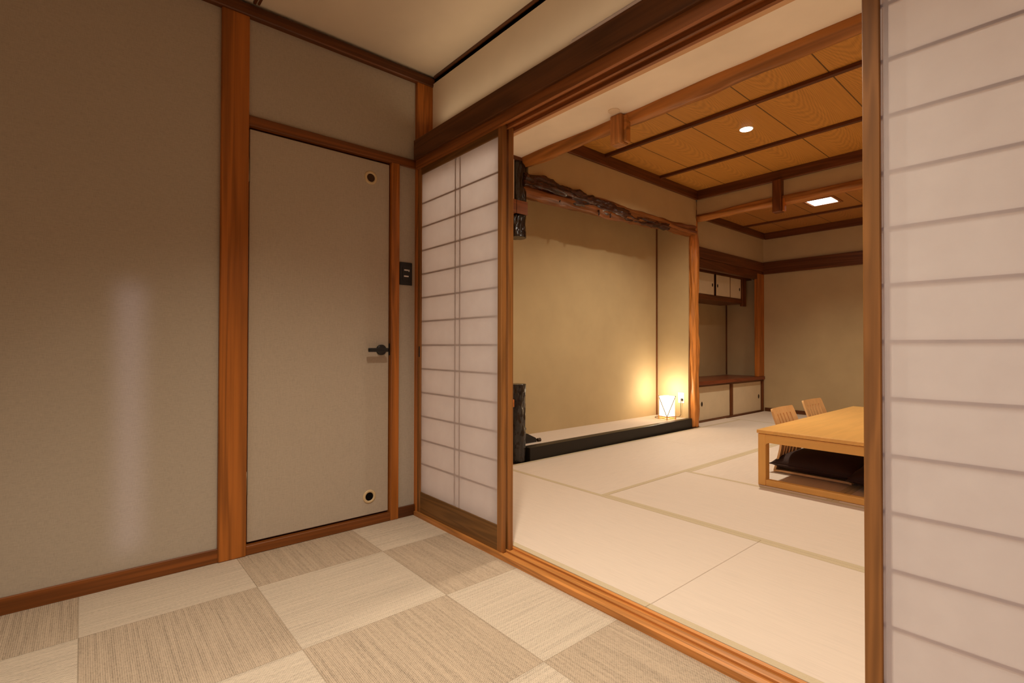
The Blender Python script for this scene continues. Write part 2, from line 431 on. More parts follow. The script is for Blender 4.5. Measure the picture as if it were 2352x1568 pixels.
# wall switch with two small light marks
sw = empty('wall_switch', (XW-0.002, 1.2865, 1.2715), 'dark wall switch plate with two small white marks beside the door', 'switch')
box('switch_plate', (XW-0.002, 1.2495, 1.212), (XW+0.005, 1.3235, 1.331), DARKPL, sw, 0.003)
box('switch_key', (XW+0.005, 1.266, 1.236), (XW+0.0068, 1.310, 1.307), DARKPL, sw, 0.001)
box('indicator_mark', (XW+0.0068, 1.2745, 1.2870), (XW+0.0074, 1.2980, 1.2935), OFFWHITE, sw, 0)
box('indicator_mark', (XW+0.0068, 1.3000, 1.2830), (XW+0.0074, 1.3050, 1.2935), OFFWHITE, sw, 0)
box('indicator_mark', (XW+0.0068, 1.2735, 1.2545), (XW+0.0074, 1.3005, 1.2615), OFFWHITE, sw, 0)

# ------------------------------------------------------------------ sliding-door wall: sill, lintel
def rail_profile(z_face, z_groove, z_back):
    ys = [1.332, 1.347, 1.347, 1.376, 1.376, 1.387, 1.387, 1.417, 1.417, 1.432]
    zs = [z_face, z_face, z_groove, z_groove, z_face, z_face, z_groove, z_groove, z_face, z_face]
    return list(zip(ys, zs)) + [(1.432, z_back), (1.332, z_back)]
_tn[0] += 1
struct(prism('trim_%d' % _tn[0], rail_profile(0.022, 0.015, -0.06), 'x', -2.345, NR, SILLX))
_tn[0] += 1
struct(prism('trim_%d' % _tn[0], rail_profile(1.828, 1.843, 1.885), 'x', -2.338, NR, wood('x', (150, 88, 40), 0.5, 0.5, tag='kamoi')))
trim((-2.336, 1.317, 1.872), (NR, 1.448, 1.976), WX, 0.003)
lb = empty('light_bar', (-0.6, 1.335, 1.976), 'slim white light bar lying along the top of the dark lintel', 'light bar')
box('bar_housing', (-1.225, 1.322, 1.976), (0.40, 1.348, 1.989), WHITEAL, lb, 0.002)
box('bar_diffuser', (-1.215, 1.3225, 1.989), (0.39, 1.3475, 1.992), OFFWHITE, lb, 0.001)

def shoji(name, x0, x1, y0, zs, vb, label, board_top, ledge=0.028, bar=0.008, lip=False, group=None, pull=None):
    """sliding paper screen standing in the sill between x0 and x1, front face y0"""
    y1 = y0+0.028; z0 = 0.0155; z1 = 1.8415
    r = empty(name, ((x0+x1)/2, (y0+y1)/2, z0), label, 'sliding screen', group)
    box('stile', (x0, y0, z0), (x0+ledge, y1, z1), SHZ, r, 0.002)
    box('stile', (x1-ledge, y0, z0), (x1, y1, z1), SHZ, r, 0.002)
    box('top_rail', (x0+ledge, y0+0.001, 1.795), (x1-ledge, y1-0.001, z1), SHX, r, 0.001)
    box('bottom_board', (x0+ledge, y0+0.002, z0), (x1-ledge, y1-0.002, board_top), SHX, r, 0.001)
    bm = bmesh.new()
    vs = [bm.verts.new(p) for p in [(x0+ledge, y0+0.008, board_top), (x1-ledge, y0+0.008, board_top), (x1-ledge, y0+0.008, 1.795), (x0+ledge, y0+0.008, 1.795)]]
    bm.faces.new(vs); bmesh.ops.translate(bm, verts=bm.verts, vec=-r.location)
    link_mesh('paper', bm, PAPER_REAR if y0 > 1.36 else PAPER, r)
    for z in zs: box('lattice_bar', (x0+ledge, y0+0.0083, z-bar/2), (x1-ledge, y0+0.0118, z+bar/2), KUMIKO, r, 0)
    for x in vb: box('lattice_bar', (x-0.0035, y0+0.0082, board_top), (x+0.0035, y0+0.0122, 1.795), KUMIKO, r, 0)
    if pull: box('finger_pull', (pull-0.006, y0-0.0008, 0.835), (pull+0.006, y0+0.001, 0.89), BLACK, r, 0)
    return r
zl = [0.89+(1.654-0.1262*k-0.89)*1.358/1.38 for k in range(12)]
shoji('shoji_screen', -2.336, -1.637, 1.346, zl, [-1.998, -1.959], 'narrow paper sliding screen standing in front, beside the hinged door', 0.128, pull=-2.318)
shoji('shoji_screen', -2.336, -1.640, 1.388, zl, [-1.998, -1.959], 'paper sliding screen parked behind the narrow one, only its edge showing', 0.128)
zr = [0.89+(0.903+0.1275*k-0.89)*1.358/1.38 for k in range(-6, 8)]
shoji('shoji_screen', -0.343, 0.556, 1.346, zr, [-0.298, 0.10, 0.139], 'large paper sliding screen at the right edge of the opening', 0.13, ledge=0.034)

# ------------------------------------------------------------------ tatami room shell
XT = -2.81      # plane of the tokonoma front
XA = -2.95      # plane of the shelf alcove front
YE = 7.06       # end wall
ER = 3.3        # right wall of the tatami room
ZT = 0.022
struct(box('floor_tatami_room', (-3.6, 1.432, -0.08), (ER+0.1, YE+0.1, -0.02), CARPET, bevel=0))
struct(box('wall_end', (-3.6, YE, 0.0), (ER+0.1, YE+0.1, 2.6), PLASTER, bevel=0))
struct(box('wall_east', (ER, 1.432, 0.0), (ER+0.1, YE, 2.6), CREAM, bevel=0))
struct(box('wall_tatami_south', (-2.36, 1.435, 1.8725), (ER, 1.445, 2.315), CREAM, bevel=0))
struct(box('wall_south_right', (0.6, 1.434, 0.0), (ER, 1.50, 1.87), CREAM, bevel=0))
struct(box('wall_south_left', (-3.36, 1.46, 0.0), (-2.345, 1.50, 2.36), CREAM, bevel=0))
struct(box('ceiling_low', (XT-0.1, 1.446, 2.312), (ER, 2.552, 2.36), mat_plaster('pale_ceiling_paper', (246, 236, 220)), bevel=0))
B2 = mat_boards('cypress_ceiling_boards', -1.0525, 0.478, (196, 139, 63))
B3 = mat_boards('cypress_ceiling_boards_far', -1.62, 0.5, (182, 124, 62))
struct(box('ceiling_boards', (XT-0.05, 2.54, 2.58), (ER, 5.08, 2.62), B2, bevel=0))
struct(box('ceiling_boards_far', (XA-0.05, 5.08, 2.44), (ER, YE, 2.48), B3, bevel=0))
# battens and ceiling trims of the middle bay
for y in (3.477, 4.325): trim((XT, y-0.016, 2.552), (ER, y+0.016, 2.581), DKX, 0.003)
trim((XT-0.02, 2.60, 2.482), (XT+0.022, 5.05, 2.581), DKY, 0.004)
trim((XT+0.022, 5.028, 2.482), (ER, 5.056, 2.581), DKX, 0.004)
# wall over the second log
struct(box('wall_hanging', (XT, 5.056, 2.29), (ER, 5.085, 2.58), PLASTER, bevel=0))
struct(box('wall_hanging_first', (XT, 2.553, 2.312), (ER, 2.60, 2.58), PLASTER, bevel=0))
# far bay
trim((XA-0.02, 5.09, 2.36), (XA+0.03, YE, 2.441), DKY, 0.004)
trim((XA+0.03, YE-0.028, 2.352), (ER, YE+0.01, 2.441), DKX, 0.004)
trim((XA, 6.405, 2.418), (ER, 6.435, 2.441), DKX, 0.003)
trim((XA+0.01, YE-0.03, 1.88), (ER, YE+0.01, 2.042), DKX, 0.004)         # picture rail on the end wall
struct(box('baseboard_end', (XA+0.02, YE-0.012, 0.0), (ER, YE, 0.070), DKX, bevel=0.003))

# side wall, alcove side: wall above the rail, rail, corner post
struct(box('wall_alcove_upper', (XA-0.05, 5.10, 1.92), (XA, YE, 2.44), PLASTER, bevel=0))
trim((XA-0.05, 5.12, 1.915), (XA+0.022, YE, 2.036), DKY, 0.004)
trim((XA-0.06, 5.12, 1.805), (XA+0.002, YE, 1.916), DKY, 0.003)
trim((XA-0.035, 6.862, 0.4945), (XA+0.012, YE-0.0005, 1.88), WZ, 0.004)
trim((XA-0.02, 7.034, ZT), (XA+0.006, YE-0.0005, 0.4515), DKZ, 0.002)
struct(box('wall_alcove_back', (-3.56, 4.9, 0.0), (-3.47, YE, 2.5), PLASTER, bevel=0))
struct(box('wall_alcove_side', (-3.5, 5.00, 0.0), (-2.9, 5.02, 2.5), PLASTER, bevel=0))
struct(box('trim_alcove_corner', (-3.472, YE-0.014, 0.50), (-3.456, YE+0.01, 1.9), DKZ, bevel=0))
trim((XA-0.010, 5.115, 0.0), (XA+0.004, 6.86, 0.036), DKY, 0.002)

# tokonoma
struct(box('wall_tokonoma_back', (-3.36, 1.5, 0.0), (-3.262, 5.0, 2.5), PLASTER, bevel=0))
struct(box('wall_tokonoma_side', (-3.30, 4.98, 0.0), (-2.87, 5.0, 2.5), PLASTER, bevel=0))
struct(box('wall_tokonoma_left', (-3.30, 1.9, 0.0), (-2.96, 1.94, 2.5), PLASTER, bevel=0))
struct(box('wall_tokonoma_front', (XT-0.06, 2.572, 2.16), (XT, 5.04, 2.58), PLASTER, bevel=0))
struct(box('ceiling_tokonoma', (-3.3, 1.9, 2.46), (XT-0.06, 5.0, 2.5), PLASTER, bevel=0))
struct(box('trim_tokonoma_corner', (-3.264, 4.966, 0.12), (-3.250, 4.982, 2.46), DKZ, bevel=0))
pl = prism('tokonoma_platform', [(-3.262, 2.0), (-2.955, 2.0), (-2.955, 2.60), (-2.8865, 2.60), (-2.8865, 4.98), (-3.262, 4.98)], 'z', 0.0, 0.117, TAT['y'])
tag(pl, 'raised pale matted platform floor of the picture alcove behind the black sill', 'platform')
bm = bmesh.new(); bm_box(bm, (-2.886, 2.582, ZT-0.04), (XT, 4.995, 0.121), 0.004, 2)
for v in bm.verts:
    if v.co.x > -2.83: v.co.x += 0.015-0.038*(v.co.y-2.582)/2.413
ts = link_mesh('tokonoma_sill', bm, LACQ)
tag(ts, 'glossy black lacquered sill along the front of the picture alcove', 'sill')

# logs ----------------------------------------------------------
def clampy(y): 
    def f(bm):
        for v in bm.verts:
            if v.co.y < y: v.co.y = y
    return f
o = link_mesh('log_beam', log_mesh((-2.83, 2.552, 2.308), (ER-0.02, 2.552, 2.312), lambda t: 0.052+0.004*math.sin(t*9), 150, 28, 0.008, 0.010, 2.0), LOGX, smooth=True)
tag(o, 'peeled brown log beam along the edge of the low plain ceiling, nearest the lintel', 'beam')
o = link_mesh('log_beam', log_mesh((-2.80, 5.066, 2.286), (ER-0.02, 5.066, 2.310), lambda t: 0.036+0.012*min(1, t*3)+0.004*math.sin(t*17), 150, 28, 0.012, 0.012, 11.0), LOGX, smooth=True)
tag(o, 'thinner peeled log beam farther back, running out from the alcove post', 'beam')
o = link_mesh('alcove_post', log_mesh((-2.858, 5.062, ZT), (-2.858, 5.066, 2.29), lambda t: 0.058-0.009*t+0.006*math.exp(-((t-0.86)/0.08)**2), 120, 32, 0.010, 0.016, 31.0, stretch=9.0), LOGZ, smooth=True)
tag(o, 'peeled orange log post at the right end of the picture alcove', 'post')

# decorated head beam of the tokonoma: natural log with a strip of dark bark twisted over it
hb = empty('alcove_head_beam', (-2.86, 3.75, 2.10), 'gnarled natural log with dark bark spanning the top of the picture alcove', 'beam')
def sagf(t): return (0, 0, -0.014*math.sin(PI*min(1, t*1.2)) + 0.03*t)
bm = log_mesh((-2.868, 2.52, 2.110), (-2.868, 5.02, 2.132), lambda t: 0.054+0.008*math.sin(t*5.2)*(1-t)+0.010*t, 130, 28, 0.018, 0.022, 51.0, sag=sagf)
bmesh.ops.translate(bm, verts=bm.verts, vec=-hb.location); link_mesh('beam_log', bm, LOGY, hb, True)
bm = log_mesh((-2.842, 2.52, 2.158), (-2.826, 4.50, 2.104), lambda t: 0.060-0.036*t, 170, 28, 0.022, 0.030, 77.0, stretch=16)
bmesh.ops.translate(bm, verts=bm.verts, vec=-hb.location); link_mesh('bark_strip', bm, BARK, hb, True)
bm = log_mesh((-2.826, 3.3, 2.176), (-2.812, 5.02, 2.128), lambda t: 0.018+0.008*t, 110, 18, 0.012, 0.010, 93.0, stretch=10)
bmesh.ops.translate(bm, verts=bm.verts, vec=-hb.location); link_mesh('branch', bm, LOGY, hb, True)
for y, z in ((2.93, 2.075), (3.42, 2.050), (3.58, 2.058)):
    tube('twig_stub', [(-2.83, y, z+0.05), (-2.822, y+0.004, z+0.012), (-2.818, y-0.004, z-0.012)], lambda t: 0.010-0.004*t, BARK, hb, 8)

# black lacquered half posts with rails (screen at the left end of the alcove)
def black_post(z0, z1, seed):
    def flat(bm):
        for v in bm.verts:
            v.co.y = max(v.co.y, 2.440)
    return log_mesh((-2.871, 2.511, z0), (-2.871, 2.511, z1), lambda t: 0.068+0.003*math.exp(-((t-0.35)/0.05)**2), max(30, int((z1-z0)*170)), 64, 0.002, 0.0075, seed, flat, stretch=26)
o = link_mesh('hanging_black_post', black_post(1.718, 2.312, 5.0), BLACKPOST, smooth=True)
tag(o, 'glossy black bark post hanging from the ceiling with its lower end cut off', 'post')
o = link_mesh('standing_black_post', black_post(ZT, 0.607, 8.0), BLACKPOST, smooth=True)
tag(o, 'short glossy black bark post standing at the left end of the alcove sill', 'post')
o = boxes('upper_screen_rail', [((-2.86, 1.50, 1.882), (-2.785, 2.436, 1.981)), ((-2.794, 2.43, 1.882), (-2.785, 2.545, 1.981))], WY, bevel=0.001); tag(o, 'brown upper rail notched across the hanging black post', 'rail')
o = box('lower_screen_rail', (-2.86, 1.50, 0.440), (-2.812, 2.440, 0.497), wood('y', (190, 106, 44), 0.6, 0.4, tag='rail_light'), bevel=0.003); tag(o, 'orange brown lower rail butting against the standing black post', 'rail')
struct(box('wall_screen_lower', (-2.85, 1.50, 0.0), (-2.83, 2.436, 0.44), CREAM, bevel=0))
struct(box('wall_screen_upper', (-2.85, 1.50, 1.98), (-2.82, 2.438, 2.312), CREAM, bevel=0))
trim((-2.85, 1.50, 1.845), (-2.825, 2.44, 1.882), WY, 0.002)
trim((-2.84, 1.50, 2.29), (-2.80, 2.50, 2.313), DKY, 0.002)

# hanging struts
hp = empty('hanging_strut', (-1.892, 2.47, 2.14), 'short squared strut hanging under the log beam nearest the lintel', 'strut')
box('strut_shaft', (-1.945, 2.462, 2.130), (-1.862, 2.542, 2.311), wood('z', (168, 110, 56), 0.6, 0.5, tag='strut'), hp, 0.006)
box('strut_core', (-1.862, 2.485, 2.140), (-1.842, 2.535, 2.30), LOGX, hp, 0.004)
hp = empty('hanging_strut', (-1.955, 5.03, 2.17), 'long squared strut hanging down over the farther log beam', 'strut')
box('strut_shaft', (-2.003, 4.995, 2.175), (-1.922, 5.075, 2.485), DKZ, hp, 0.005)
box('strut_core', (-1.922, 5.015, 2.180), (-1.900, 5.060, 2.30), WZ, hp, 0.003)

# round blank cover on the low ceiling
bm = bmesh.new(); bmesh.ops.create_cone(bm, cap_ends=True, segments=40, radius1=0.036, radius2=0.034, depth=0.004)
o = link_mesh('ceiling_cover_plate', bm, mat_plaster('cover_plate_paint', (234, 218, 196)), loc=(-1.878, 2.418, 2.3095)); tag(o, 'faint round blank cover plate on the low plain ceiling', 'cover plate')

# ------------------------------------------------------------------ ceiling lights
def disc(name, r, loc, mat, parent, depth=0.004, r2=None):
    bm = bmesh.new(); bmesh.ops.create_cone(bm, cap_ends=True, segments=48, radius1=r2 or r, radius2=r, depth=depth)
    o = link_mesh(name, bm, mat, parent); o.location = Vector(loc)-world_loc(parent); return o
dl = empty('downlight', (-1.747, 3.885, 2.58), 'small round lit downlight in the boarded ceiling', 'ceiling light')
disc('trim_ring', 0.052, (-1.747, 3.885, 2.5775), OFFWHITE, dl, 0.005, 0.049)
disc('lit_lens', 0.044, (-1.747, 3.885, 2.574), emit('lens_glow', (1, 0.93, 0.82), 9), dl, 0.003)
sq = empty('square_ceiling_light', (-1.875, 5.945, 2.44), 'square lit ceiling light set in the far boarded ceiling', 'ceiling light')
bm = bmesh.new()
for lo, hi in [((-2.025, 5.79), (-1.725, 5.815)), ((-2.025, 6.075), (-1.725, 6.10)), ((-2.025, 5.815), (-2.0, 6.075)), ((-1.75, 5.815), (-1.725, 6.075))]:
    bm_box(bm, (*lo, 2.430), (*hi, 2.441), 0.002)
bmesh.ops.translate(bm, verts=bm.verts, vec=-sq.location); link_mesh('light_frame', bm, wood('x', (150, 92, 44), 0.7, 0.45, tag='lightframe'), sq)
box('lit_panel', (-1.985, 5.83, 2.433), (-1.765, 6.06, 2.4395), emit('panel_glow', (1, 0.95, 0.88), 7), sq, 0.001)

# ------------------------------------------------------------------ tatami mats
def mat_(x0, x1, y0, y1, along, label, hb=0.030):
    r = empty('tatami_mat', ((x0+x1)/2, (y0+y1)/2, ZT-0.04), label, 'tatami mat', 'tatami mats of the far room')
    g = 0.0007
    if along == 'x':
        box('mat_body', (x0+g, y0+hb, ZT-0.04), (x1-g, y1-hb, ZT), TAT['x'], r, 0.0015)
        box('border', (x0+g, y0+g, ZT-0.04), (x1-g, y0+hb, ZT+0.0008), HERI, r, 0.001)
        box('border', (x0+g, y1-hb, ZT-0.04), (x1-g, y1-g, ZT+0.0008), HERI, r, 0.001)
    else:
        box('mat_body', (x0+hb, y0+g, ZT-0.04), (x1-hb, y1-g, ZT), TAT['y'], r, 0.0015)
        box('border', (x0+g, y0+g, ZT-0.04), (x0+hb, y1-g, ZT+0.0008), HERI, r, 0.001)
        box('border', (x1-hb, y0+g, ZT-0.04), (x1-g, y1-g, ZT+0.0008), HERI, r, 0.001)
    return r
XL = -2.79
mat_(XL, -0.983, 1.434, 2.322, 'x', 'pale tatami mat along the grooved sill, its left end reaching toward the black post')
mat_(-0.983, 0.84, 1.434, 2.322, 'x', 'pale tatami mat along the grooved sill, partly hidden by the large screen')
mat_(0.84, 2.65, 1.434, 2.322, 'x', 'pale tatami mat along the wall behind the large screen')
mat_(XL, -1.865, 2.322, 4.10, 'y', 'pale tatami mat along the black alcove sill, nearer half')
mat_(XL, -1.865, 4.10, 5.98, 'y', 'pale tatami mat beside the orange alcove post')
mat_(-1.865, -0.06, 2.322, 3.225, 'x', 'pale tatami mat lying directly in front of the low table')
mat_(-0.06, 1.75, 2.322, 3.225, 'x', 'pale tatami mat in front of the table, hidden by the large screen')
mat_(-1.865, -0.975, 3.225, 5.03, 'y', 'pale tatami mat under the left half of the low table')
mat_(-0.975, -0.085, 3.225, 5.03, 'y', 'pale tatami mat under the right half of the low table')
mat_(-2.93, -1.1, 5.98, 7.045, 'x', 'pale tatami mat in the far corner before the cabinet doors')
mat_(-1.1, 0.7, 5.98, 7.045, 'x', 'pale tatami mat along the end wall behind the table')
mat_(-1.865, -0.0, 5.03, 5.98, 'x', 'pale tatami mat just beyond the far end of the table')
struct(box('floor_filler', (-0.085, 3.225, -0.02), (ER, 7.05, 0.0215), TAT['y'], bevel=0))
struct(box('floor_edge', (-2.95, 5.98, -0.02), (XL, 5.12, 0.0215), TAT['y'], bevel=0))
struct(box('floor_strip', (-2.83, 1.434, -0.02), (XL-0.001, 2.44, 0.0205), DKY, bevel=0))
struct(box('floor_right', (1.75, 2.322, -0.02), (ER, 3.225, 0.0215), TAT['x'], bevel=0))
struct(box('floor_right_near', (2.65, 1.50, -0.02), (ER, 2.322, 0.0215), TAT['x'], bevel=0))

# ------------------------------------------------------------------ shelf alcove cabinets
uc = empty('wall_cabinet', (-3.29, 6.1, 1.45), 'small wall cabinet with white sliding doors hung high in the shelf alcove', 'cabinet')
box('cabinet_top', (-3.47, 5.03, 1.815), (-3.105, 7.055, 1.86), DKY, uc, 0.002)
box('cabinet_base', (-3.47, 5.03, 1.478), (-3.105, 6.88, 1.534), DKY, uc, 0.003)
box('end_post', (-3.14, 6.775, 1.445), (-3.102, 6.885, 1.82), DKZ, uc, 0.003)
box('end_panel', (-3.47, 6.86, 1.50), (-3.14, 6.88, 1.82), PLASTER, uc, 0.0)
for i, (a, b, dx) in enumerate(((5.04, 5.56, 0.0), (5.57, 6.030, 0.006), (6.062, 6.452, 0.006), (6.452, 6.775, 0.0))):
    d = box('cabinet_door', (-3.135, a, 1.536), (-3.122+dx, b, 1.814), FUSUMA, uc, 0.0)
    f = 0.010
    bm = bmesh.new()
    for lo, hi in (((a, 1.536), (a+f, 1.814)), ((b-f, 1.536), (b, 1.814)), ((a+f, 1.536), (b-f, 1.536+f*.7)), ((a+f, 1.814-f), (b-f, 1.814))):
        bm_box(bm, (-3.134, lo[0], lo[1]), (-3.118+dx, hi[0], hi[1]), 0.001)
    bmesh.ops.translate(bm, verts=bm.verts, vec=-uc.location); fr = link_mesh('door_edge', bm, DKZ, d)
    yp = (b-0.05) if i in (1, 3) else (a+0.05)
    if i == 0: yp = a+0.05
    bm = bmesh.new()
    vs = [bm.verts.new((-3.121+dx, yp+q[0], 1.667+q[1])) for q in ((0, -0.024), (0.013, -0.010), (0.013, 0.010), (0, 0.024), (-0.013, 0.010), (-0.013, -0.010))]
    g = bm.faces.new(vs); r_ = bmesh.ops.extrude_face_region(bm, geom=[g])
    bmesh.ops.translate(bm, verts=[v for v in r_['geom'] if isinstance(v, bmesh.types.BMVert)], vec=(0.002, 0, 0))
    bmesh.ops.translate(bm, verts=bm.verts, vec=-uc.location); link_mesh('door_pull', bm, PULLM, d)

sb = box('shelf_board', (-3.468, 5.025, 0.452), (-2.928, 7.057, 0.494), MAHY, bevel=0.004, seg=2)
tag(sb, 'glossy reddish brown board lying on top of the low cabinet', 'shelf')
lc = empty('low_cabinet', (-3.2, 6.1, 0.0), 'low cabinet with two cream sliding doors under the reddish board', 'cabinet')
box('cabinet_header', (-3.0, 5.10, 0.436), (-2.952, 7.033, 0.452), DKY, lc, 0.001)
box('cabinet_plinth', (-3.0, 5.10, 0.0), (-2.962, 7.033, 0.030), DKY, lc, 0.001)
for i, (a, b, x) in enumerate(((5.13, 6.168, -2.985), (6.205, 7.033, -2.972))):
    d = box('cabinet_door', (x-0.012, a, 0.030), (x, b, 0.437), FUSUMA, lc, 0.0)
    f = 0.012
    bm = bmesh.new()
    for lo, hi in (((a, 0.03), (a+f, 0.437)), ((b-f, 0.03), (b, 0.437)), ((a+f, 0.03), (b-f, 0.03+f*.6)), ((a+f, 0.437-f), (b-f, 0.437))):
        bm_box(bm, (x-0.012, lo[0], lo[1]), (x+0.004, hi[0], hi[1]), 0.001)
    if i == 1: bm_box(bm, (x-0.012, 6.165, 0.03), (x+0.006, 6.206, 0.437), 0.001)
    bmesh.ops.translate(bm, verts=bm.verts, vec=-lc.location); link_mesh('door_edge', bm, DKZ, d)
    yp = 5.475 if i == 0 else 6.955
    bm = bmesh.new()
    vs = [bm.verts.new((x+0.0005, yp+q[0], 0.225+q[1])) for q in ((0, -0.030), (0.017, -0.012), (0.017, 0.012), (0, 0.030), (-0.017, 0.012), (-0.017, -0.012))]
    g = bm.faces.new(vs); r_ = bmesh.ops.extrude_face_region(bm, geom=[g])
    bmesh.ops.translate(bm, verts=[v for v in r_['geom'] if isinstance(v, bmesh.types.BMVert)], vec=(0.003, 0, 0))
    bmesh.ops.translate(bm, verts=bm.verts, vec=-lc.location); link_mesh('door_pull', bm, PULLM, d)

# ------------------------------------------------------------------ tokonoma: lamp, outlet, telephone
ZP = 0.1175
LC = Vector((-2.996, 4.767, ZP))
ang = math.atan2(-0.85, 0.53)           # one corner points at the opening
lamp = empty('paper_lamp', LC, 'small glowing square paper lamp with crossed struts, on the alcove platform', 'lamp')
cor = [Vector((math.cos(ang+k*PI/2), math.sin(ang+k*PI/2), 0)) for k in range(4)]
R_ = 0.087
def lp(k, z, r=R_): v = cor[k % 4]*r; return (v.x, v.y, z)
bm = bmesh.new()
for k in range(4): bm_tube(bm, [lp(k, 0.0), lp(k, 0.036)], 0.006, 6)
for z in (0.008, 0.030):
    for k in range(4): bm_tube(bm, [lp(k, z), lp(k+1, z)], 0.005, 6)
link_mesh('base_frame', bm, LAMPWOOD, lamp)
bm = bmesh.new(); prev = None
for z, r in ((0.034, 0.080), (0.236, 0.080), (0.246, 0.070), (0.250, 0.001)):
    ring = [bm.verts.new(lp(k, z, r)) for k in range(4)]
    if prev:
        for k in range(4): bm.faces.new([prev[k], prev[(k+1) % 4], ring[(k+1) % 4], ring[k]])
    prev = ring
def lampmat():
    m = bpy.data.materials.new('glowing_lamp_paper'); m.use_nodes = True; b = m.node_tree.nodes['Principled BSDF']
    b.inputs['Base Color'].default_value = lin(250, 238, 215); b.inputs['Emission Color'].default_value = (1, 0.80, 0.52, 1); b.inputs['Emission Strength'].default_value = 2.6
    return m
link_mesh('lamp_shade', bm, lampmat(), lamp)
bm = bmesh.new()
for k in range(0, 4, 2):
    bm_tube(bm, [lp(k, 0.030, 0.084), lp(k+1, 0.244, 0.087)], 0.0038, 6); bm_tube(bm, [lp(k, 0.030, 0.087), lp(k-1, 0.244, 0.087)], 0.0038, 6)
link_mesh('shade_strut', bm, plain('grey_strut', (120, 110, 96), 0.6), lamp)
for k in (1, 3):
    bm = bmesh.new(); bmesh.ops.create_uvsphere(bm, u_segments=10, v_segments=6, radius=0.0055)
    s = link_mesh('corner_knob', bm, PULLM, lamp, True); s.location = lp(k, 0.245, 0.085)
cord = [(-0.05, -0.02, 0.006), (-0.11, -0.03, 0.004), (-0.16, 0.02, 0.004), (-0.17, 0.09, 0.004), (-0.10, 0.14, 0.004), (-0.02, 0.17, 0.004), (0.04, 0.195, 0.02), (0.045, 0.196, 0.10), (0.050, 0.190, 0.175), (0.056, 0.205, 0.195)]
def smooth_path(pts, n=6):
    out = []
    P = [Vector(p) for p in pts]
    for i in range(len(P)-1):
        a = P[max(i-1, 0)]; b = P[i]; c = P[i+1]; d = P[min(i+2, len(P)-1)]
        for k in range(n):
            t = k/n
            out.append(0.5*((2*b)+(-a+c)*t+(2*a-5*b+4*c-d)*t*t+(-a+3*b-3*c+d)*t**3))
    out.append(P[-1]); return out
bm = bmesh.new(); bm_tube(bm, smooth_path(cord), 0.0026, 6); link_mesh('power_cord', bm, DARKPL, lamp, True)
bm = bmesh.new(); bm_box(bm, (0.046, 0.190, 0.188), (0.068, 0.2085, 0.210), 0.004); link_mesh('plug', bm, DARKPL, lamp)

ol = empty('wall_outlet', (-2.952, 4.98, 0.333), 'pale wall outlet with a plug in it beside the paper lamp', 'outlet')
box('outlet_plate', (-2.989, 4.9745, 0.276), (-2.916, 4.98, 0.390), OFFWHITE, ol, 0.003)
box('socket', (-2.967, 4.9735, 0.292), (-2.938, 4.976, 0.374), plain('outlet_socket', (196, 180, 164), 0.4), ol, 0.001)

ph = empty('telephone', (-3.02, 2.72, ZP), 'dark wedge-shaped telephone beside the standing black post', 'telephone')
prism('phone_body', [(2.62, ZP), (2.800, ZP), (2.802, ZP+0.024), (2.790, ZP+0.036), (2.70, ZP+0.078), (2.62, ZP+0.086)], 'x', -3.11, -2.955, DARKPL, ph)
box('handset', (-3.10, 2.64, ZP+0.083), (-3.05, 2.78, ZP+0.108), DARKPL, ph, 0.01)
bm = bmesh.new()
hel = [(-2.958+0.012*math.cos(t), 2.815+0.0035*t/ (2*PI)+0.0, ZP+0.014+0.012*math.sin(t)) for t in [k*2*PI/10 for k in range(90)]]
bm_tube(bm, hel, 0.0028, 6); bmesh.ops.translate(bm, verts=bm.verts, vec=-ph.location); link_mesh('coiled_cord', bm, plain('cord_brown', (70, 50, 30), 0.5), ph, True)

# ------------------------------------------------------------------ low table
tx0, tx1, ty0, ty1 = -1.400, -0.340, 3.245, 5.185
tb = empty('low_table', ((tx0+tx1)/2, (ty0+ty1)/2, ZT+0.0012), 'long low honey-coloured wooden table standing on the tatami mats', 'table')
box('tabletop', (tx0, ty0, 0.3475), (tx1, ty1, 0.3695), TABLEY, tb, 0.003, seg=2)
lw = 0.046; ld = 0.060
for sx in (0, 1):
    for sy in (0, 1):
        a = tx0+0.006 if sx == 0 else tx1-0.006-lw; b = ty0+0.006 if sy == 0 else ty1-0.006-ld
        box('leg', (a, b, ZT+0.0012), (a+lw, b+ld, 0.345), TABLEZ, tb, 0.003)
def apron(a, b, z0, z1, r):
    pts = [(a, z1), (a, z0-r)]
    pts += [(a+r-r*math.cos(t), z0-r+r*math.sin(t)) for t in [k*PI/2/8 for k in range(1, 9)]]
    pts += [(b-r+r*math.sin(t), z0-r+r*math.cos(t)) for t in [k*PI/2/8 for k in range(0, 9)]]
    pts += [(b, z1)]; return pts
for y in (ty0+0.008, ty1-0.036):
    prism('apron', apron(tx0+0.006+lw, tx1-0.006-lw, 0.292, 0.344, 0.022), 'y', y, y+0.028, TABLEX, tb)
    box('bottom_rail', (tx0+0.006+lw, y, ZT+0.0012), (tx1-0.006-lw, y+0.040, 0.0605), TABLEX, tb, 0.003)
for x in (tx0+0.010, tx1-0.034):
    prism('apron', apron(ty0+0.006+ld, ty1-0.006-ld, 0.292, 0.344, 0.022), 'x', x, x+0.024, TABLEY, tb)

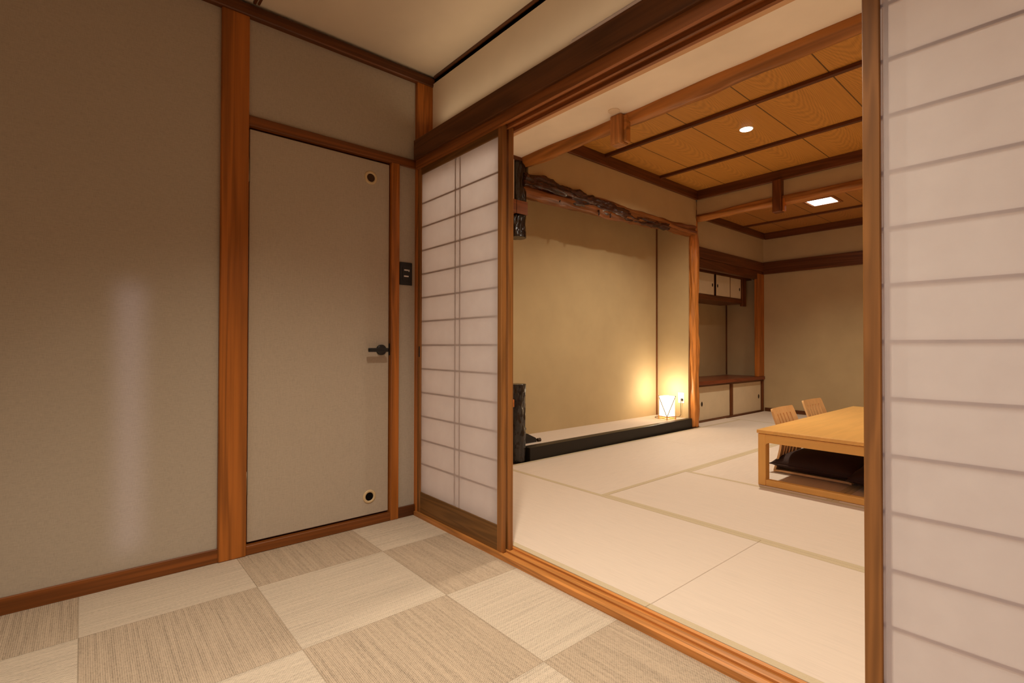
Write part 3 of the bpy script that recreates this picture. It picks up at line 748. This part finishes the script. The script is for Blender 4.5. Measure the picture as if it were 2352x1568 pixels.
# ------------------------------------------------------------------ legless chairs and cushions
def make_chair(label):
    r = empty('legless_chair', (0, 0, ZT), label, 'floor chair', 'legless chairs round the low table')
    prof = [(0.010, 0.012), (0.022, 0.06), (0.038, 0.12), (0.050, 0.18), (0.050, 0.215), (0.040, 0.27), (0.022, 0.33), (0.0, 0.39), (-0.016, 0.434)]
    P = smooth_path([(x, 0, z) for x, z in prof], 4); n = len(P)
    slots = [-0.115, -0.0575, 0.0, 0.0575, 0.115]; sw_ = 0.0095
    ys = [-0.195]
    for s in slots: ys += [s-sw_, s+sw_]
    ys += [0.195]
    bm = bmesh.new(); V = []
    th = 0.007
    def pt(i, y, side):
        a = P[max(i-1, 0)]; b = P[min(i+1, n-1)]; d = (b-a).normalized(); nrm = Vector((d.z, 0, -d.x))
        t = i/(n-1)
        yy = y*(1-0.10*max(0, t-0.55)/0.45*0.6)
        if t > 0.92: yy *= 1-0.05*((t-0.92)/0.08)**2
        curve = 0.012*(1-(y/0.195)**2)         # shallow hollow of the back
        q = P[i]+nrm*side*th; return (q.x-curve, yy, q.z)
    F = [[bm.verts.new(pt(i, y, 1)) for y in ys] for i in range(n)]; Bk = [[bm.verts.new(pt(i, y, -1)) for y in ys] for i in range(n)]
    i0 = int(n*0.16); i1 = int(n*0.855)
    solid = lambda i, j: not (j % 2 == 1 and i0 <= i < i1)
    J = len(ys)-1
    for i in range(n-1):
        for j in range(J):
            if not solid(i, j): continue
            bm.faces.new([F[i][j], F[i][j+1], F[i+1][j+1], F[i+1][j]]); bm.faces.new([Bk[i][j], Bk[i+1][j], Bk[i+1][j+1], Bk[i][j+1]])
            if j == 0 or not solid(i, j-1): bm.faces.new([F[i][j], F[i+1][j], Bk[i+1][j], Bk[i][j]])
            if j == J-1 or not solid(i, j+1): bm.faces.new([F[i][j+1], Bk[i][j+1], Bk[i+1][j+1], F[i+1][j+1]])
            if i == 0 or not solid(i-1, j): bm.faces.new([F[i][j], Bk[i][j], Bk[i][j+1], F[i][j+1]])
            if i == n-2 or not solid(i+1, j): bm.faces.new([F[i+1][j], F[i+1][j+1], Bk[i+1][j+1], Bk[i+1][j]])
    link_mesh('backrest', bm, CHAIRZ, r)
    bm = bmesh.new()
    pts = [(0.004, 0.004)] + [(0.05+0.40*k/8, 0.008) for k in range(9)] + [(0.47, 0.004)]
    A = [(x, z) for x, z in pts]; rows = []
    for y in (-0.195, 0.195):
        rows.append([bm.verts.new((x, y, z+0.012)) for x, z in A] + [bm.verts.new((x, y, max(0.0003, z-0.002))) for x, z in reversed(A)])
    m = len(rows[0])
    for k in range(m): q = (k+1) % m; bm.faces.new([rows[0][k], rows[0][q], rows[1][q], rows[1][k]])
    bm.faces.new(rows[0]); bm.faces.new(list(reversed(rows[1])))
    link_mesh('seat', bm, CHAIRZ, r)
    return r
def dup(root, loc, rotz, label):
    r = root.copy(); COL.objects.link(r); r.location = loc; r.rotation_euler = (0, 0, rotz); r['label'] = label
    for ch in list(root.children):
        c = ch.copy(); COL.objects.link(c); c.parent = r
    return r
ch = make_chair('pale legless chair with slatted back, nearer one at the left side of the table')
ch.location = (-1.470, 3.862, ZT)
dup(ch, (-1.530, 4.625, ZT), math.radians(-2), 'pale legless chair with slatted back, farther one at the left side of the table')
dup(ch, (-0.19, 3.80, ZT), PI, 'pale legless chair across the table, only its seat edge showing')

def make_cushion(label):
    r = empty('floor_cushion', (0, 0, 0), label, 'cushion', 'dark floor cushions on the chairs')
    N = 28; s = 0.265
    bm = bmesh.new()
    def prof(u, v): return ((1-abs(u)**3.2)*(1-abs(v)**3.2))**0.55
    def xy(u, v):
        k = 1-0.055*(1-v*v)*abs(u)**3; l = 1-0.055*(1-u*u)*abs(v)**3
        return u*s*k, v*s*l
    top = {}; bot = {}
    for i in range(N+1):
        for j in range(N+1):
            u = -1+2*i/N; v = -1+2*j/N; x, y = xy(u, v); p = prof(u, v)
            w = 0.006*noise.noise((x*9, y*9, 1.3))*p
            zc = 0.040
            top[i, j] = bm.verts.new((x, y, zc+0.092*p+w))
            edge = i in (0, N) or j in (0, N)
            bot[i, j] = top[i, j] if edge else bm.verts.new((x, y, zc-0.038*min(1, p*1.3)))
    for i in range(N):
        for j in range(N):
            bm.faces.new([top[i, j], top[i+1, j], top[i+1, j+1], top[i, j+1]])
            try: bm.faces.new([bot[i, j], bot[i, j+1], bot[i+1, j+1], bot[i+1, j]])
            except ValueError: pass
    link_mesh('cushion_cover', bm, CUSH, r, True)
    path = [xy(-1, -1+2*k/24) for k in range(24)] + [xy(-1+2*k/24, 1) for k in range(24)] + [xy(1, 1-2*k/24) for k in range(24)] + [xy(1-2*k/24, -1) for k in range(25)]
    bm = bmesh.new(); bm_tube(bm, [(x, y, 0.040) for x, y in path], 0.0035, 6, False); link_mesh('piping', bm, PIPING, r, True)
    return r
cu = make_cushion('dark brown cushion on the nearer chair at the left of the table')
cu.location = (-1.205, 3.885, ZT+0.021); cu.rotation_euler = (0, 0, math.radians(-3))
dup(cu, (-1.255, 4.63, ZT+0.021), math.radians(2), 'dark brown cushion on the farther left chair, almost hidden under the table')
dup(cu, (-0.745, 3.80, ZT+0.021), math.radians(4), 'dark brown cushion under the table cut off by the large screen')

# ------------------------------------------------------------------ lights
def area(name, loc, rot, size, energy, col, sy=None, spread=None):
    l = bpy.data.lights.new(name, 'AREA'); l.energy = energy; l.color = col; l.size = size
    if sy: l.shape = 'RECTANGLE'; l.size_y = sy
    if spread: l.spread = spread
    o = bpy.data.objects.new(name, l); COL.objects.link(o); o.location = loc; o.rotation_euler = rot; return o
def spot(name, loc, energy, col, ang=120, blend=0.8, size=0.05, rot=(0, 0, 0)):
    l = bpy.data.lights.new(name, 'SPOT'); l.energy = energy; l.color = col; l.spot_size = math.radians(ang); l.spot_blend = blend; l.shadow_soft_size = size
    o = bpy.data.objects.new(name, l); COL.objects.link(o); o.location = loc; o.rotation_euler = rot; return o
def point(name, loc, energy, col, size=0.05):
    l = bpy.data.lights.new(name, 'POINT'); l.energy = energy; l.color = col; l.shadow_soft_size = size
    o = bpy.data.objects.new(name, l); COL.objects.link(o); o.location = loc; return o
WARM = (1.0, 0.92, 0.76)
NEARC = (1.0, 0.91, 0.75)
spot('downlight_lamp', (-1.747, 3.885, 2.565), 175, WARM, 150, 0.7, 0.04)
spot('downlight_lamp', (0.6, 3.885, 2.565), 40, WARM, 150, 0.9, 0.04)
spot('downlight_lamp', (2.6, 3.885, 2.565), 60, WARM, 150, 0.9, 0.04)
spot('low_ceiling_lamp', (-1.70, 1.95, 2.30), 32, WARM, 160, 0.6, 0.035)
spot('low_ceiling_lamp', (0.75, 2.25, 2.30), 30, WARM, 165, 0.5, 0.035)
spot('square_lamp', (-1.875, 5.945, 2.42), 70, WARM, 108, 0.9, 0.10)
spot('square_lamp', (0.6, 5.945, 2.42), 60, WARM, 108, 0.9, 0.10)
point('paper_lamp_bulb', (LC.x, LC.y, ZP+0.30), 8, (1, 0.87, 0.66), 0.05)
spot('anteroom_spot', (-0.85, 0.62, 2.34), 175, NEARC, 116, 1.0, 0.05)
spot('anteroom_spot', (-0.5, -0.9, 2.34), 160, NEARC, 108, 1.0, 0.05)  # added unseen lamp, lifting the left wall and carpet
area('light_bar_lamp', (-0.45, 1.375, 2.03), (math.radians(-168), 0, 0), 3.6, 1.7, (1.0, 0.80, 0.56), 0.02, math.radians(140))
# added cool fill standing in for daylight behind the viewpoint; no window is built
area('daylight_fill', (0.3, -2.5, 0.8), (math.radians(68), 0, 0), 1.5, 10, (0.92, 0.86, 1.0), 1.0, math.radians(95))

area('daylight_stripe', (0.95, -0.75, 0.62), (math.radians(90), 0, math.radians(75)), 0.05, 0.045, (0.80, 0.74, 1.0), 1.0, math.radians(2.6))  # added narrow cool lamp that throws the pale stripe on the left wall

wd = bpy.data.worlds.new('dim_world'); SC.world = wd; wd.use_nodes = True
wd.node_tree.nodes['Background'].inputs[0].default_value = (1.0, 0.85, 0.7, 1); wd.node_tree.nodes['Background'].inputs[1].default_value = 0.02

# ------------------------------------------------------------------ camera
yaw, pitch, roll = math.radians(49.3604), math.radians(0.5859), math.radians(0.1253)
fwd = Vector((-math.sin(yaw)*math.cos(pitch), math.cos(yaw)*math.cos(pitch), math.sin(pitch)))
rt = Vector((math.cos(yaw), math.sin(yaw), 0)); up = rt.cross(fwd)
r2 = rt*math.cos(roll)+up*math.sin(roll); u2 = -rt*math.sin(roll)+up*math.cos(roll)
cam = bpy.data.cameras.new('camera'); co = bpy.data.objects.new('camera', cam); COL.objects.link(co)
m = Matrix((r2, u2, -fwd)).transposed().to_4x4(); m.translation = Vector((0, 0, 0.89)); co.matrix_world = m
cam.sensor_fit = 'HORIZONTAL'; cam.sensor_width = 36; cam.lens = 1149.0/2352*36; cam.clip_start = 0.02; cam.clip_end = 60
SC.camera = co
SC.view_settings.view_transform = 'Standard'; SC.view_settings.look = 'None'; SC.view_settings.exposure = 0.0; SC.view_settings.gamma = 1.0
SC.cycles.max_bounces = 10; SC.cycles.diffuse_bounces = 6; SC.cycles.transmission_bounces = 8
SC.cycles.use_denoising = True
SC.cycles.sample_clamp_indirect = 6
